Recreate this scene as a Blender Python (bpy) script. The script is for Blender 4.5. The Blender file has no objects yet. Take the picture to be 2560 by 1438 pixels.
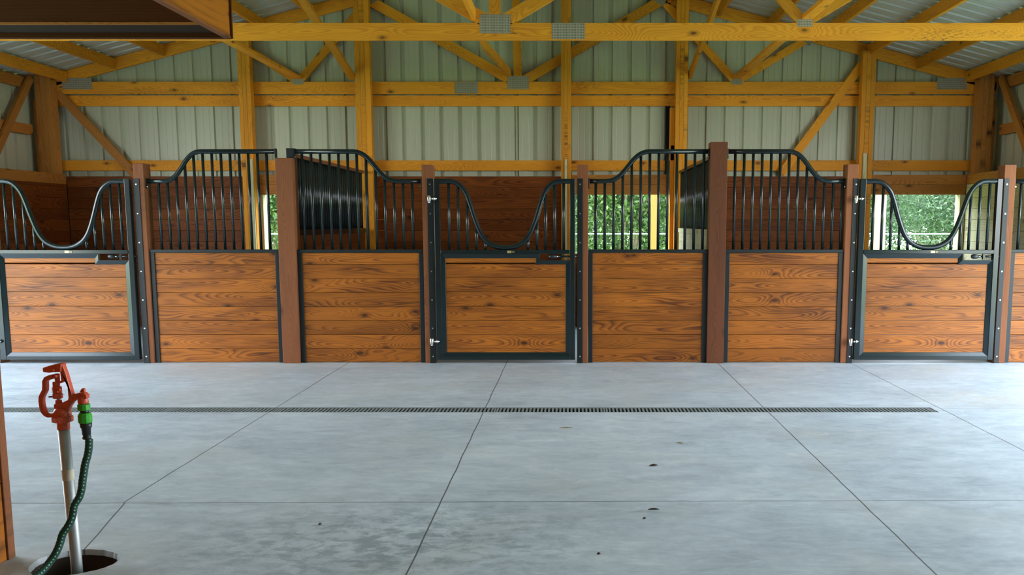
import bpy, bmesh, math, random
from mathutils import Vector, Matrix
random.seed(7)
PI = math.pi
scn = bpy.context.scene
col = scn.collection

# ------------------------------------------------------------------ camera, world, light, exposure
F_, T_ = 2400.0, 0.1350            # focal length in pixels of the 2560 wide frame, tangent of the downward pitch
CX, CY = 1432.0, 558 + F_ * T_     # where the lens axis meets the frame (the photo is an off-centre crop)
TH = math.atan(T_); CT, ST = math.cos(TH), math.sin(TH)
EYE = 1.27
cam = bpy.data.cameras.new('camera'); camo = bpy.data.objects.new('camera', cam); col.objects.link(camo)
camo.location = (0, 0, EYE); camo.rotation_euler = (PI / 2 - TH, 0, 0)
cam.sensor_width = 36; cam.lens = 36 * F_ / 2560
cam.shift_x = (1280 - CX) / 2560; cam.shift_y = (CY - 719) / 2560
cam.clip_start = 0.05; cam.clip_end = 300
scn.camera = camo
scn.view_settings.view_transform = 'Standard'; scn.view_settings.look = 'None'
scn.view_settings.gamma = 1; scn.view_settings.use_curve_mapping = False
scn.view_settings.exposure = 0.27

world = bpy.data.worlds.new('world'); scn.world = world; world.use_nodes = True
wn = world.node_tree.nodes; wl = world.node_tree.links
bg = wn['Background']
tc = wn.new('ShaderNodeTexCoord'); sp = wn.new('ShaderNodeSeparateXYZ'); rp = wn.new('ShaderNodeValToRGB')
wl.new(tc.outputs['Generated'], sp.inputs[0]); wl.new(sp.outputs['Z'], rp.inputs[0]); wl.new(rp.outputs[0], bg.inputs[0])
rp.color_ramp.elements[0].position = 0.0; rp.color_ramp.elements[0].color = (0.93, 0.97, 1.0, 1)
rp.color_ramp.elements[1].position = 0.6; rp.color_ramp.elements[1].color = (0.62, 0.80, 1.0, 1)
bg.inputs[1].default_value = 12.0

sun = bpy.data.lights.new('sun', 'SUN'); suno = bpy.data.objects.new('sun', sun); col.objects.link(suno)
sun.energy = 5.0; sun.angle = math.radians(1.0); sun.color = (1.0, 0.95, 0.86)
suno.rotation_euler = (math.radians(33), 0, math.radians(-8)); suno.location = (0, 0, 20)   # high, a little behind the camera

def portal(loc, rot, sx, sy):
    l = bpy.data.lights.new('daylight_portal', 'AREA'); l.shape = 'RECTANGLE'; l.size = sx; l.size_y = sy
    l.cycles.is_portal = True
    o = bpy.data.objects.new('daylight_portal', l); col.objects.link(o); o.location = loc; o.rotation_euler = rot
AISLE0, AISLE0R, AISLE1 = 4.4, 3.2, 8.6  # right opening lengthened toward the camera to throw light on the hydrant
XL, XR = -6.47, 5.12               # inner faces of the side walls
portal((XL - .3, (AISLE0 + AISLE1) / 2, 1.5), (0, -PI / 2, 0), 3.0, AISLE1 - AISLE0)
portal((XR + .3, (AISLE0R + AISLE1) / 2, 1.5), (0, PI / 2, 0), 3.0, AISLE1 - AISLE0R)
for _x, _w in ((-3.17, 1.2), (.61, 1.2), (4.15, 1.2)): portal((_x, 12.1, 1.26), (-PI / 2, 0, 0), _w, .72)

# ------------------------------------------------------------------ photo frame -> place
def ray(u, v):
    a = (u - CX) / F_; b = -(v - CY) / F_
    return a, CT + ST * b, -ST + CT * b
def P(u, v, Y):                     # a point seen at (u, v) that lies in the upright plane y = Y
    x, y, w = ray(u, v); k = Y / y
    return x * k, EYE + w * k
D = 8.70      # front of the stalls
B = 11.85     # frame of the gable wall

# ------------------------------------------------------------------ mesh collector
class MB:
    def __init__(s): s.v = []; s.f = []; s.g = []; s.r = []; s.sm = []
    def add(s, vs, fs, g=None, smooth=False, rnd=None):
        n = len(s.v); rnd = random.random() if rnd is None else rnd
        s.v += [tuple(v) for v in vs]; s.f += [tuple(n + i for i in f) for f in fs]
        s.g += [tuple(x) for x in (g if g else vs)]; s.r += [rnd] * len(vs); s.sm += [smooth] * len(fs)
        return s
    def box(s, x0, x1, y0, y1, z0, z1, grain=None):
        return s.hexa([(x, y, z) for z in (z0, z1) for y in (y0, y1) for x in (x0, x1)], grain)
    def hexa(s, c, grain=None):
        fs = [(0, 2, 3, 1), (4, 5, 7, 6), (0, 1, 5, 4), (2, 6, 7, 3), (0, 4, 6, 2), (1, 3, 7, 5)]
        C = [Vector(p) for p in c]
        ax = [(C[1] - C[0]), (C[2] - C[0]), (C[4] - C[0])]
        o = sorted(range(3), key=lambda i: -ax[i].length)
        if grain is not None: o.remove(grain); o = [grain] + o
        L = [a.length for a in ax]; off = (random.uniform(0, 60), random.uniform(-.03, .03), random.uniform(.02, .09))
        g = []
        for k in range(8):
            t = [(k & 1), (k >> 1) & 1, (k >> 2) & 1]
            p = [t[i] * L[i] - (L[i] / 2 if i != o[0] else 0) for i in range(3)]
            g.append((p[o[0]] + off[0], p[o[1]] + off[1], p[o[2]] + off[2]))
        return s.add(c, fs, g)
    def beam(s, a, b, w, h, up=(0, 0, 1)):   # w across, h along up
        a = Vector(a); b = Vector(b); d = (b - a).normalized(); u = Vector(up)
        sd = d.cross(u).normalized(); u2 = sd.cross(d).normalized()
        c = []
        for sh in (-.5, .5):
            for sw in (-.5, .5):
                for e in (a, b): c.append(e + sd * sw * w + u2 * sh * h)
        return s.hexa(c, 0)
    def tube(s, path, r, n=10, cap=True, rr=None, up=None):
        pts = [Vector(p) for p in path]; vs = []; fs = []; g = []; L = 0; m = len(pts)
        prev = None
        for i, p in enumerate(pts):
            d = (pts[min(i + 1, m - 1)] - pts[max(i - 1, 0)]).normalized()
            if prev is None:
                q = Vector((0, 1, 0)) if abs(d.y) < .9 else Vector((1, 0, 0))
            else: q = prev
            sd = (q - d * q.dot(d)).normalized(); prev = sd; u = d.cross(sd)
            if i: L += (p - pts[i - 1]).length
            R = rr[i] if rr else r
            for k in range(n):
                a = 2 * PI * k / n
                vs.append(p + (sd * math.cos(a) + u * math.sin(a)) * R); g.append((L, a / (2 * PI), 0))
        for i in range(m - 1):
            for k in range(n):
                k2 = (k + 1) % n
                fs.append((i * n + k, i * n + k2, (i + 1) * n + k2, (i + 1) * n + k))
        s.add(vs, fs, g, True)
        if cap:
            b = len(s.v) - len(vs)
            s.f.append(tuple(b + k for k in range(n))[::-1]); s.f.append(tuple(b + (m - 1) * n + k for k in range(n))); s.sm += [False] * 2
        return s
    def cyl(s, a, b, r, n=12, r2=None):
        return s.tube([a, b], r, n, True, [r, r if r2 is None else r2])
    def lathe(s, prof, o=(0, 0, 0), n=20, flat=False):   # prof: (r, z) from bottom to top, about z
        vs = []; fs = []
        for r, z in prof:
            for k in range(n):
                a = 2 * PI * k / n + PI / n
                vs.append((o[0] + r * math.cos(a), o[1] + r * math.sin(a), o[2] + z))
        for i in range(len(prof) - 1):
            for k in range(n):
                k2 = (k + 1) % n; fs.append((i * n + k, i * n + k2, (i + 1) * n + k2, (i + 1) * n + k))
        fs.append(tuple(range(n))[::-1]); fs.append(tuple((len(prof) - 1) * n + k for k in range(n)))
        return s.add(vs, fs, None, not flat)
    def prism(s, poly, y0, y1):        # poly in (x, z), extruded along y
        n = len(poly); vs = [(x, y0, z) for x, z in poly] + [(x, y1, z) for x, z in poly]
        fs = [tuple(range(n)), tuple(range(n, 2 * n))[::-1]] + [(i, i + n, (i + 1) % n + n, (i + 1) % n) for i in range(n)]
        return s.add(vs, fs)
    def build(s, name, mat, parent=None, bevel=0, loc=None):
        me = bpy.data.meshes.new(name); me.from_pydata(s.v, [], s.f)
        a = me.attributes.new('gc', 'FLOAT_VECTOR', 'POINT'); a.data.foreach_set('vector', [x for t in s.g for x in t])
        a = me.attributes.new('rnd', 'FLOAT', 'POINT'); a.data.foreach_set('value', s.r)
        me.polygons.foreach_set('use_smooth', s.sm)
        bm = bmesh.new(); bm.from_mesh(me); bmesh.ops.recalc_face_normals(bm, faces=bm.faces); bm.to_mesh(me); bm.free()
        me.materials.append(mat)
        o = bpy.data.objects.new(name, me); col.objects.link(o)
        if parent: o.parent = parent
        if loc: o.location = loc
        if bevel:
            m = o.modifiers.new('bevel', 'BEVEL'); m.width = bevel; m.segments = 2; m.limit_method = 'ANGLE'; m.harden_normals = False
        return o
def tag(o, label=None, cat=None, group=None, kind=None):
    if label: o['label'] = label
    if cat: o['category'] = cat
    if group: o['group'] = group
    if kind: o['kind'] = kind
    return o
def empty(name, loc=(0, 0, 0), label=None, cat=None, group=None, rot=(0, 0, 0)):
    o = bpy.data.objects.new(name, None); col.objects.link(o); o.location = loc; o.rotation_euler = rot
    o.empty_display_size = .1
    return tag(o, label, cat, group)
def copy_tree(o, parent=None):
    c = o.copy(); col.objects.link(c); c.parent = parent
    for ch in [x for x in col.objects if x.parent == o]: copy_tree(ch, c)
    return c

# ------------------------------------------------------------------ materials
def new_mat(name):
    m = bpy.data.materials.new(name); m.use_nodes = True
    return m, m.node_tree.nodes, m.node_tree.links, m.node_tree.nodes['Principled BSDF']
class NT:
    def __init__(s, n, l): s.n = n; s.l = l
    def sock(s, node, idx, val):
        if isinstance(val, bpy.types.NodeSocket): s.l.new(val, node.inputs[idx])
        else: node.inputs[idx].default_value = val
    def math(s, op, a, b=0.0, c=None, clamp=False):
        m = s.n.new('ShaderNodeMath'); m.operation = op; m.use_clamp = clamp
        s.sock(m, 0, a); s.sock(m, 1, b)
        if c is not None: s.sock(m, 2, c)
        return m.outputs[0]
    def comb(s, x, y, z):
        m = s.n.new('ShaderNodeCombineXYZ'); s.sock(m, 0, x); s.sock(m, 1, y); s.sock(m, 2, z); return m.outputs[0]
    def sep(s, v):
        m = s.n.new('ShaderNodeSeparateXYZ'); s.l.new(v, m.inputs[0]); return m.outputs
    def noise(s, v, scale, detail=3, rough=.55, dist=0):
        m = s.n.new('ShaderNodeTexNoise'); s.l.new(v, m.inputs['Vector']); m.inputs['Scale'].default_value = scale
        m.inputs['Detail'].default_value = detail; m.inputs['Roughness'].default_value = rough; m.inputs['Distortion'].default_value = dist
        return m.outputs[0]
    def ramp(s, f, stops, interp='LINEAR'):
        m = s.n.new('ShaderNodeValToRGB'); s.l.new(f, m.inputs[0]); e = m.color_ramp.elements; m.color_ramp.interpolation = interp
        while len(e) < len(stops): e.new(.5)
        for i, (p, c) in enumerate(stops): e[i].position = p; e[i].color = (c[0], c[1], c[2], 1) if not isinstance(c, (int, float)) else (c, c, c, 1)
        return m.outputs[0]
    def mix(s, f, a, b, mode='MIX'):
        m = s.n.new('ShaderNodeMix'); m.data_type = 'RGBA'; m.blend_type = mode
        s.sock(m, 0, f)
        for i, x in ((6, a), (7, b)):
            if isinstance(x, bpy.types.NodeSocket): s.l.new(x, m.inputs[i])
            else: m.inputs[i].default_value = (x[0], x[1], x[2], 1)
        return m.outputs[2]
    def attr(s, name, fac=False):
        m = s.n.new('ShaderNodeAttribute'); m.attribute_name = name; return m.outputs['Fac' if fac else 'Vector']
    def bump(s, h, strength, dist, bsdf):
        m = s.n.new('ShaderNodeBump'); m.inputs['Strength'].default_value = strength; m.inputs['Distance'].default_value = dist
        s.l.new(h, m.inputs['Height']); s.l.new(m.outputs[0], bsdf.inputs['Normal'])

def wood(name, light, dark, knot, ring=.013, rough=.5, contrast=1.0, var=.35, spec=.35, knots=1.0, blotch=.25, mould=0.0):
    m, n, l, bs = new_mat(name); t = NT(n, l)
    gc = t.attr('gc'); rnd = t.attr('rnd', True); x, y, z = t.sep(gc)
    slow = t.noise(t.comb(t.math('MULTIPLY', x, .55), t.math('MULTIPLY', y, 3.2), t.math('MULTIPLY', rnd, 40.0)), 1.0, 2)
    slow2 = t.noise(t.comb(t.math('MULTIPLY', x, 2.2), t.math('MULTIPLY', y, 8.0), t.math('MULTIPLY', rnd, 23.0)), 1.0, 2)
    # knots: oval cells along the board, only where the board has one
    vo = n.new('ShaderNodeTexVoronoi'); vo.voronoi_dimensions = '2D'; vo.inputs['Scale'].default_value = 1.0
    l.new(t.comb(t.math('MULTIPLY', x, 1.15), t.math('MULTIPLY', t.math('ADD', y, t.math('MULTIPLY', rnd, 9.0)), 2.4), 0.0), vo.inputs['Vector'])
    kd = t.math('ADD', vo.outputs['Distance'], t.math('MULTIPLY', t.math('SUBTRACT', slow2, .5), .04))
    kbump = t.math('DIVIDE', .0011 * knots, t.math('ADD', t.math('MULTIPLY', kd, kd), .018))
    yy = t.math('ADD', y, t.math('MULTIPLY', t.math('SUBTRACT', slow2, .5), .018))
    zz = t.math('ADD', z, t.math('MULTIPLY', t.math('SUBTRACT', slow, .5), .40))
    r = t.math('SQRT', t.math('ADD', t.math('MULTIPLY', yy, yy), t.math('MULTIPLY', zz, zz)))
    r = t.math('ADD', r, kbump)
    ph = t.math('FRACT', t.math('DIVIDE', r, ring))
    late = t.ramp(ph, [(0, .95), (.16, .25), (.42, .0), (.80, .55), (1, .95)])
    fib = t.noise(t.comb(t.math('MULTIPLY', x, 6.0), t.math('MULTIPLY', y, 420.0), t.math('MULTIPLY', z, 420.0)), 1.0, 2)
    blo = t.noise(t.comb(t.math('MULTIPLY', x, 1.3), t.math('MULTIPLY', y, 7.0), t.math('MULTIPLY', rnd, 31.0)), 1.0, 3, .6)
    fac = t.math('MULTIPLY', late, contrast)
    fac = t.math('ADD', fac, t.math('MULTIPLY', t.math('SUBTRACT', fib, .5), .8))
    fac = t.math('ADD', fac, t.math('MULTIPLY', t.math('SUBTRACT', blo, .5), blotch * 4), None, True)
    c = t.mix(fac, light, dark)
    kf = t.ramp(kd, [(0, 1), (.022 * knots, 1), (.034 * knots + .001, .55), (.085 * knots + .002, 0)])
    c = t.mix(t.math('MULTIPLY', kf, .85), c, knot)
    if mould:
        o3 = t.math('MULTIPLY', rnd, 50.0)
        where = t.noise(t.comb(t.math('ADD', t.math('MULTIPLY', x, .8), o3), t.math('MULTIPLY', y, 4.0), 0.0), 1.0, 2)
        speck = t.noise(t.comb(t.math('MULTIPLY', x, 30.0), t.math('MULTIPLY', y, 90.0), 5.0), 1.0, 4, .7)
        mk = t.math('MULTIPLY', t.ramp(where, [(.56, 0), (.68, 1)]), t.ramp(speck, [(.50, 0), (.60, 1)]))
        c = t.mix(t.math('MULTIPLY', mk, mould), c, (.07, .045, .02))
    v = t.math('ADD', 1 - var / 2, t.math('MULTIPLY', rnd, var))
    hv = n.new('ShaderNodeHueSaturation'); l.new(c, hv.inputs['Color']); l.new(v, hv.inputs['Value'])
    l.new(hv.outputs[0], bs.inputs['Base Color'])
    bs.inputs['Roughness'].default_value = rough; bs.inputs['Specular IOR Level'].default_value = spec
    t.bump(t.math('ADD', fac, t.math('MULTIPLY', fib, .5)), .25, .0015, bs)
    return m
def plain(name, c, rough=.5, metal=0, spec=.5, noise=0, nscale=30, bump=0):
    m, n, l, bs = new_mat(name); t = NT(n, l)
    bs.inputs['Roughness'].default_value = rough; bs.inputs['Metallic'].default_value = metal; bs.inputs['Specular IOR Level'].default_value = spec
    tcn = n.new('ShaderNodeTexCoord').outputs['Object']
    nz = t.noise(tcn, nscale, 4)
    k = t.math('ADD', 1 - noise, t.math('MULTIPLY', nz, 2 * noise))
    cc = t.mix(1.0, c, t.comb(k, k, k), 'MULTIPLY')
    l.new(cc, bs.inputs['Base Color'])
    if bump: t.bump(nz, bump, .002, bs)
    return m
M = {}
M['stain'] = wood('stained_pine', (.34, .104, .012), (.080, .022, .006), (.025, .008, .004), .0115, .40, .80, .42, .28, blotch=.55)
M['darkstain'] = wood('red_stained_boards', (.23, .062, .012), (.08, .020, .006), (.015, .006, .004), .012, .5, .8, .4, .12)
M['lumber'] = wood('yellow_pine_lumber', (.84, .345, .022), (.52, .160, .008), (.07, .022, .008), .009, .6, .6, .32, .25, knots=.9, mould=.8)
M['header'] = wood('header_and_shaded_lumber', (.50, .205, .040), (.28, .095, .018), (.05, .02, .008), .010, .6, .7, .2, .2)  # brown of the header boards, reused to put shade into corner framing
M['treated'] = wood('treated_boards', (.60, .56, .33), (.42, .38, .20), (.2, .14, .07), .013, .6, .8, .15)
M['post'] = wood('brown_stained_post', (.25, .090, .036), (.14, .047, .020), (.05, .018, .010), .008, .6, .6, .25, .15, blotch=.35, mould=.5)
M['postdark'] = wood('dark_stained_post', (.125, .042, .018), (.065, .022, .010), (.02, .009, .006), .008, .6, .6, .2, .15, blotch=.4, mould=.6)
M['sunpost'] = wood('sunlight_toned_lumber', (.30, .24, .17), (.22, .17, .11), (.1, .05, .02), .01, .6, .6, .1, .2)  # pale tone puts the sunlight on a brown post into its colour
M['porch'] = wood('porch_lumber', (.34, .19, .05), (.26, .13, .035), (.1, .05, .02), .01, .6, .6, .1, .2)
M['washwood'] = wood('rust_stained_plywood', (.42, .135, .012), (.12, .040, .008), (.05, .02, .01), .05, .5, .6, .2, .2, knots=.5, blotch=.6)
M['washdark'] = wood('dark_brown_board', (.105, .034, .008), (.075, .024, .006), (.02, .01, .005), .02, .6, .5, .1, .12, knots=.3)
M['steel'] = plain('green_black_powder_coat', (.006, .013, .014), .20, 0, .5, .15, 12)
M['steeldark'] = plain('black_steel_channel', (.008, .012, .013), .45, 0, .4, .15, 12)
M['bolt'] = plain('zinc_bolt', (.75, .75, .72), .25, 1)
M['gold'] = plain('gold_label', (.65, .50, .22), .35, .6)
M['blacklabel'] = plain('black_label', (.02, .02, .02), .4)
M['red'] = plain('red_enamel', (.60, .085, .036), .42, 0, .5, .25, 60, .15)
M['galv'] = plain('galvanised_pipe', (.40, .42, .42), .5, .55, .5, .2, 25)
M['brass'] = plain('brass', (.6, .42, .15), .3, 1)
M['green'] = plain('green_plastic', (.03, .36, .02), .4, 0, .5, .05)
M['blackplastic'] = plain('black_plastic', (.012, .016, .02), .42, 0, .5, .05)
M['paper'] = plain('paper_sticker', (.55, .50, .38), .7, 0, .2, .15, 60)
M['white'] = plain('white_paint', (.22, .24, .26), .6)
M['darkgap'] = plain('flat_black_strip', (.006, .008, .010), .7, 0, .2)
M['pvc'] = plain('pit_liner', (.05, .032, .022), .8, 0, .3, .3, 20)
M['dirt'] = plain('dirt', (.06, .045, .03), .95, 0, .1, .4, 15, .5)
M['grate'] = plain('cast_grate', (.20, .22, .215), .6, .1, .4, .4, 40)
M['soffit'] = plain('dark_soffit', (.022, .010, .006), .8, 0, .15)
M['leafdry'] = plain('dry_leaf', (.05, .025, .015), .7)
M['straw'] = plain('straw', (.35, .24, .10), .8)
M['ink'] = plain('black_ink', (.02, .015, .01), .8)
M['grass'] = plain('grass', (.16, .25, .06), .9, 0, .1, .5, 2.0)
M['bark'] = plain('bark', (.25, .20, .14), .9, 0, .1, .4, 10)

def metal_sheet(name, c, rough=.42):
    m, n, l, bs = new_mat(name); t = NT(n, l)
    tcn = n.new('ShaderNodeTexCoord').outputs['Object']
    nz = t.noise(tcn, .8, 3); k = t.math('ADD', .9, t.math('MULTIPLY', nz, .2))
    l.new(t.mix(1.0, c, t.comb(k, k, k), 'MULTIPLY'), bs.inputs['Base Color'])
    bs.inputs['Roughness'].default_value = rough; bs.inputs['Specular IOR Level'].default_value = .5
    return m
M['siding'] = metal_sheet('painted_steel_siding', (.50, .505, .365))
M['roof'] = metal_sheet('galvanised_roof_sheet', (.50, .52, .43), .30)

def truss_plate_mat():
    m, n, l, bs = new_mat('punched_plate'); t = NT(n, l)
    x, y, z = t.sep(n.new('ShaderNodeTexCoord').outputs['Object'])
    a = t.math('PINGPONG', t.math('ADD', x, 10), .0065); b = t.math('PINGPONG', t.math('ADD', z, 10), .011)
    h = t.math('MULTIPLY', t.math('LESS_THAN', a, .0026), t.math('LESS_THAN', b, .0065))
    nz = t.noise(n.new('ShaderNodeTexCoord').outputs['Object'], 60, 3)
    c = t.mix(t.math('MULTIPLY', h, .8), t.mix(nz, (.44, .41, .32), (.30, .26, .18)), (.05, .035, .02))
    l.new(c, bs.inputs['Base Color']); bs.inputs['Metallic'].default_value = .1; bs.inputs['Roughness'].default_value = .5
    t.bump(h, -.6, .002, bs); return m
M['plate'] = truss_plate_mat()

def hose_mat():
    m, n, l, bs = new_mat('green_fabric_hose'); t = NT(n, l)
    x, y, z = t.sep(t.attr('gc'))
    rib = t.math('PINGPONG', x, .0022)
    ang = t.math('FRACT', t.math('MULTIPLY', y, 4.0)); ax = t.math('FRACT', t.math('MULTIPLY', x, 75.0))
    dash = t.math('MULTIPLY', t.math('LESS_THAN', t.math('ABSOLUTE', t.math('SUBTRACT', ang, .5)), .10), t.math('LESS_THAN', ax, .35))
    c = t.mix(dash, t.mix(t.math('MULTIPLY', rib, 450), (.004, .016, .018), (.012, .075, .060)), (.20, .60, .22))
    l.new(c, bs.inputs['Base Color']); bs.inputs['Roughness'].default_value = .75
    t.bump(rib, .6, .002, bs); return m
M['hose'] = hose_mat()

def leaf_mat(name, a, b):
    m, n, l, bs = new_mat(name); t = NT(n, l)
    c = t.mix(t.attr('rnd', True), a, b); l.new(c, bs.inputs['Base Color']); bs.inputs['Roughness'].default_value = .45
    tr = n.new('ShaderNodeBsdfTranslucent'); l.new(c, tr.inputs[0]); mx = n.new('ShaderNodeMixShader'); mx.inputs[0].default_value = .4
    l.new(bs.outputs[0], mx.inputs[1]); l.new(tr.outputs[0], mx.inputs[2]); l.new(mx.outputs[0], n['Material Output'].inputs[0])
    return m
M['leaf'] = leaf_mat('bright_leaves', (.022, .065, .011), (.13, .21, .05))
M['leaf2'] = leaf_mat('soft_leaves', (.03, .07, .026), (.11, .175, .08))

def floor_mat():
    m, n, l, bs = new_mat('polished_concrete'); t = NT(n, l)
    po = n.new('ShaderNodeNewGeometry').outputs['Position']; x, y, z = t.sep(po)
    A = t.noise(t.comb(t.math('MULTIPLY', x, .8), t.math('MULTIPLY', y, 1.1), 0.0), 1.2, 6, .62, .6)
    sm = t.noise(t.comb(t.math('MULTIPLY', x, 1.6), t.math('MULTIPLY', y, 4.5), 3.0), 1.6, 7, .68, 1.2)
    fine = t.noise(po, 90, 3)
    st_ = t.noise(t.comb(t.math('MULTIPLY', x, 5.0), t.math('MULTIPLY', y, 14.0), 6.0), 1.5, 6, .7, 1.5)
    mid = t.noise(t.comb(t.math('MULTIPLY', x, 4.0), t.math('MULTIPLY', y, 5.5), 11.0), 1.6, 8, .72, .8)
    f = t.math('ADD', t.math('ADD', t.math('MULTIPLY', A, .28), t.math('MULTIPLY', sm, .26)), t.math('ADD', t.math('MULTIPLY', st_, .16), t.math('MULTIPLY', mid, .30)))
    c = t.ramp(f, [(.38, (.30, .350, .395)), (.46, (.435, .49, .54)), (.53, (.535, .59, .635)), (.62, (.69, .735, .76))])
    tan = t.noise(t.comb(t.math('ADD', x, 9.0), y, 1.0), .9, 4, .6, .4)
    c = t.mix(t.ramp(tan, [(.50, 0), (.72, .45)]), c, (.50, .48, .42))
    # white scuffs
    sc = t.noise(t.comb(t.math('MULTIPLY', x, 1.5), t.math('MULTIPLY', y, 3.2), 8.0), 2.6, 5, .6, 2.0)
    c = t.mix(t.ramp(sc, [(.64, 0), (.70, .6)]), c, (.66, .70, .69))
    # wet looking dark blotches in front of the camera
    def spot(px, py, rx, ry):
        dx = t.math('DIVIDE', t.math('SUBTRACT', x, px), rx); dy = t.math('DIVIDE', t.math('SUBTRACT', y, py), ry)
        return t.math('SUBTRACT', 1.0, t.math('SQRT', t.math('ADD', t.math('MULTIPLY', dx, dx), t.math('MULTIPLY', dy, dy))), None, True)
    b2 = t.noise(t.comb(t.math('MULTIPLY', x, 4.0), t.math('MULTIPLY', y, 5.0), 2.0), 2.6, 8, .72, .25)
    w = t.math('MULTIPLY', t.ramp(b2, [(.46, 0), (.60, 1)]), t.math('MULTIPLY', spot(-.75, 3.7, 1.1, .75), 1.6), None, True)
    c = t.mix(t.math('MULTIPLY', w, .62), c, (.13, .18, .20))
    for q in ((.9, 8.35, 3.2, .28), (-1.2, 6.75, 2.2, .3)):
        w = t.math('MULTIPLY', t.ramp(b2, [(.46, 0), (.62, 1)]), t.math('MULTIPLY', spot(*q), 1.3), None, True)
        c = t.mix(t.math('MULTIPLY', w, .35), c, (.27, .32, .33))
    # sandy dust by the right end of the drain
    w = t.math('MULTIPLY', t.ramp(b2, [(.40, 0), (.6, 1)]), t.math('MULTIPLY', spot(3.15, 6.9, .75, .6), 1.5), None, True)
    c = t.mix(t.math('MULTIPLY', w, .6), c, (.50, .42, .31))
    w = t.math('MULTIPLY', t.ramp(b2, [(.35, 0), (.6, 1)]), t.math('MULTIPLY', spot(-2.0, 3.3, .5, .4), 1.6), None, True)
    c = t.mix(t.math('MULTIPLY', w, .55), c, (.22, .20, .16))
    # saw cuts
    def cut(d, cond=None, w=.0035):
        k = t.math('LESS_THAN', t.math('ABSOLUTE', d), w)
        return k if cond is None else t.math('MULTIPLY', k, cond)
    wob = t.math('MULTIPLY', t.math('SUBTRACT', t.noise(po, 3, 2), .5), .012)
    xx = t.math('ADD', x, wob); yw = t.math('ADD', y, wob)
    cs = [t.math('MULTIPLY', cut(t.math('ADD', xx, 3.99)), .4), cut(t.math('ADD', xx, .607)), cut(t.math('SUBTRACT', xx, 1.325)), cut(t.math('SUBTRACT', xx, 2.54)),
          cut(t.math('ADD', xx, 2.06), t.math('GREATER_THAN', y, 4.262)),
          cut(t.math('SUBTRACT', yw, t.math('ADD', 4.285, t.math('MULTIPLY', x, .011)))),
          cut(t.math('SUBTRACT', yw, 6.53), t.math('GREATER_THAN', x, 2.48), .0025),
          cut(t.math('ADD', xx, t.math('ADD', 2.048, t.math('MULTIPLY', t.math('SUBTRACT', y, 4.25), .21))), t.math('LESS_THAN', y, 4.262))]
    k = cs[0]
    for q in cs[1:]: k = t.math('MAXIMUM', k, q)
    c = t.mix(t.math('MULTIPLY', k, .9), c, (.03, .033, .035))
    c = t.mix(.12, c, t.mix(fine, (.25, .28, .28), (.6, .62, .6)))
    l.new(c, bs.inputs['Base Color'])
    l.new(t.math('ADD', .30, t.math('MULTIPLY', sm, .35)), bs.inputs['Roughness'])
    bs.inputs['Specular IOR Level'].default_value = .45
    t.bump(t.math('SUBTRACT', t.math('MULTIPLY', fine, .15), k), .4, .003, bs)
    return m
M['floor'] = floor_mat()

# ------------------------------------------------------------------ the setting
RX = -.68                                   # ridge
def zb(x): return 4.31 - .254 * abs(x - RX)   # underside of the rafters
def zroof(x): return zb(x) + .148
YN = -3.0                                    # far end of the building behind the camera
HOLE = (-1.885, 3.49, .156)
def floor():
    bm = bmesh.new()
    X0, X1 = XL - 1.2, XR + 1.2; dx = 2.485; dy0, dy1 = 6.39, 6.565
    def quad(a, b, c, d):
        bm.faces.new([bm.verts.new((p[0], p[1], 0)) for p in (a, b, c, d)])
    quad((X0, dy1), (X1, dy1), (X1, 12.0), (X0, 12.0)); quad((dx, dy0), (X1, dy0), (X1, dy1), (dx, dy1))
    hx0, hx1, hy0, hy1 = -2.3, -1.5, 3.1, 3.9
    quad((X0, hy1), (X1, hy1), (X1, dy0), (X0, dy0)); quad((X0, hy0), (hx0, hy0), (hx0, hy1), (X0, hy1))
    quad((hx1, hy0), (X1, hy0), (X1, hy1), (hx1, hy1)); quad((X0, YN), (X1, YN), (X1, hy0), (X0, hy0))
    # slab round the pipe pit with a chipped edge
    N = 64; rim = []; rim2 = []
    for k in range(N):
        a = 2 * PI * k / N
        r = HOLE[2] * (1 + .03 * math.sin(3 * a + 1) + random.uniform(-.018, .018))
        rim.append(bm.verts.new((HOLE[0] + r * math.cos(a), HOLE[1] + r * math.sin(a) * .93, 0)))
        rim2.append(bm.verts.new((HOLE[0] + (r - .004) * math.cos(a), HOLE[1] + (r - .004) * math.sin(a) * .93, -.022)))
    out = []
    for k in range(N):
        a = 2 * PI * k / N; cx, cy = math.cos(a), math.sin(a); s = .4 / max(abs(cx), abs(cy))
        ox, oy = (hx0 + hx1) / 2 + cx * s, (hy0 + hy1) / 2 + cy * s
        out.append(bm.verts.new((ox, oy, 0)))
    for k in range(N):
        k2 = (k + 1) % N
        bm.faces.new([out[k], out[k2], rim[k2], rim[k]]); bm.faces.new([rim[k], rim[k2], rim2[k2], rim2[k]])
    for (xa, ya, xb, yb) in ((X0, dy0, dx, dy0), (dx, dy0, dx, dy1), (dx, dy1, X0, dy1)):
        bm.faces.new([bm.verts.new(p) for p in ((xa, ya, 0), (xb, yb, 0), (xb, yb, -.05), (xa, ya, -.05))])
    bmesh.ops.recalc_face_normals(bm, faces=bm.faces)
    me = bpy.data.meshes.new('floor'); bm.to_mesh(me); bm.free(); me.materials.append(M['floor'])
    o = bpy.data.objects.new('floor', me); col.objects.link(o)
    return tag(o, 'smooth grey blue concrete floor with saw cut joints and scuffs', kind='structure')
floor_o = floor()
pit = MB()
N = 48; ring = [(HOLE[0] + .158 * math.cos(2 * PI * k / N), HOLE[1] + .148 * math.sin(2 * PI * k / N)) for k in range(N)]
pit.add([(x, y, -.018) for x, y in ring] + [(x, y, -.458) for x, y in ring], [(k, (k + 1) % N, N + (k + 1) % N, N + k) for k in range(N)], None, True)
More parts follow.
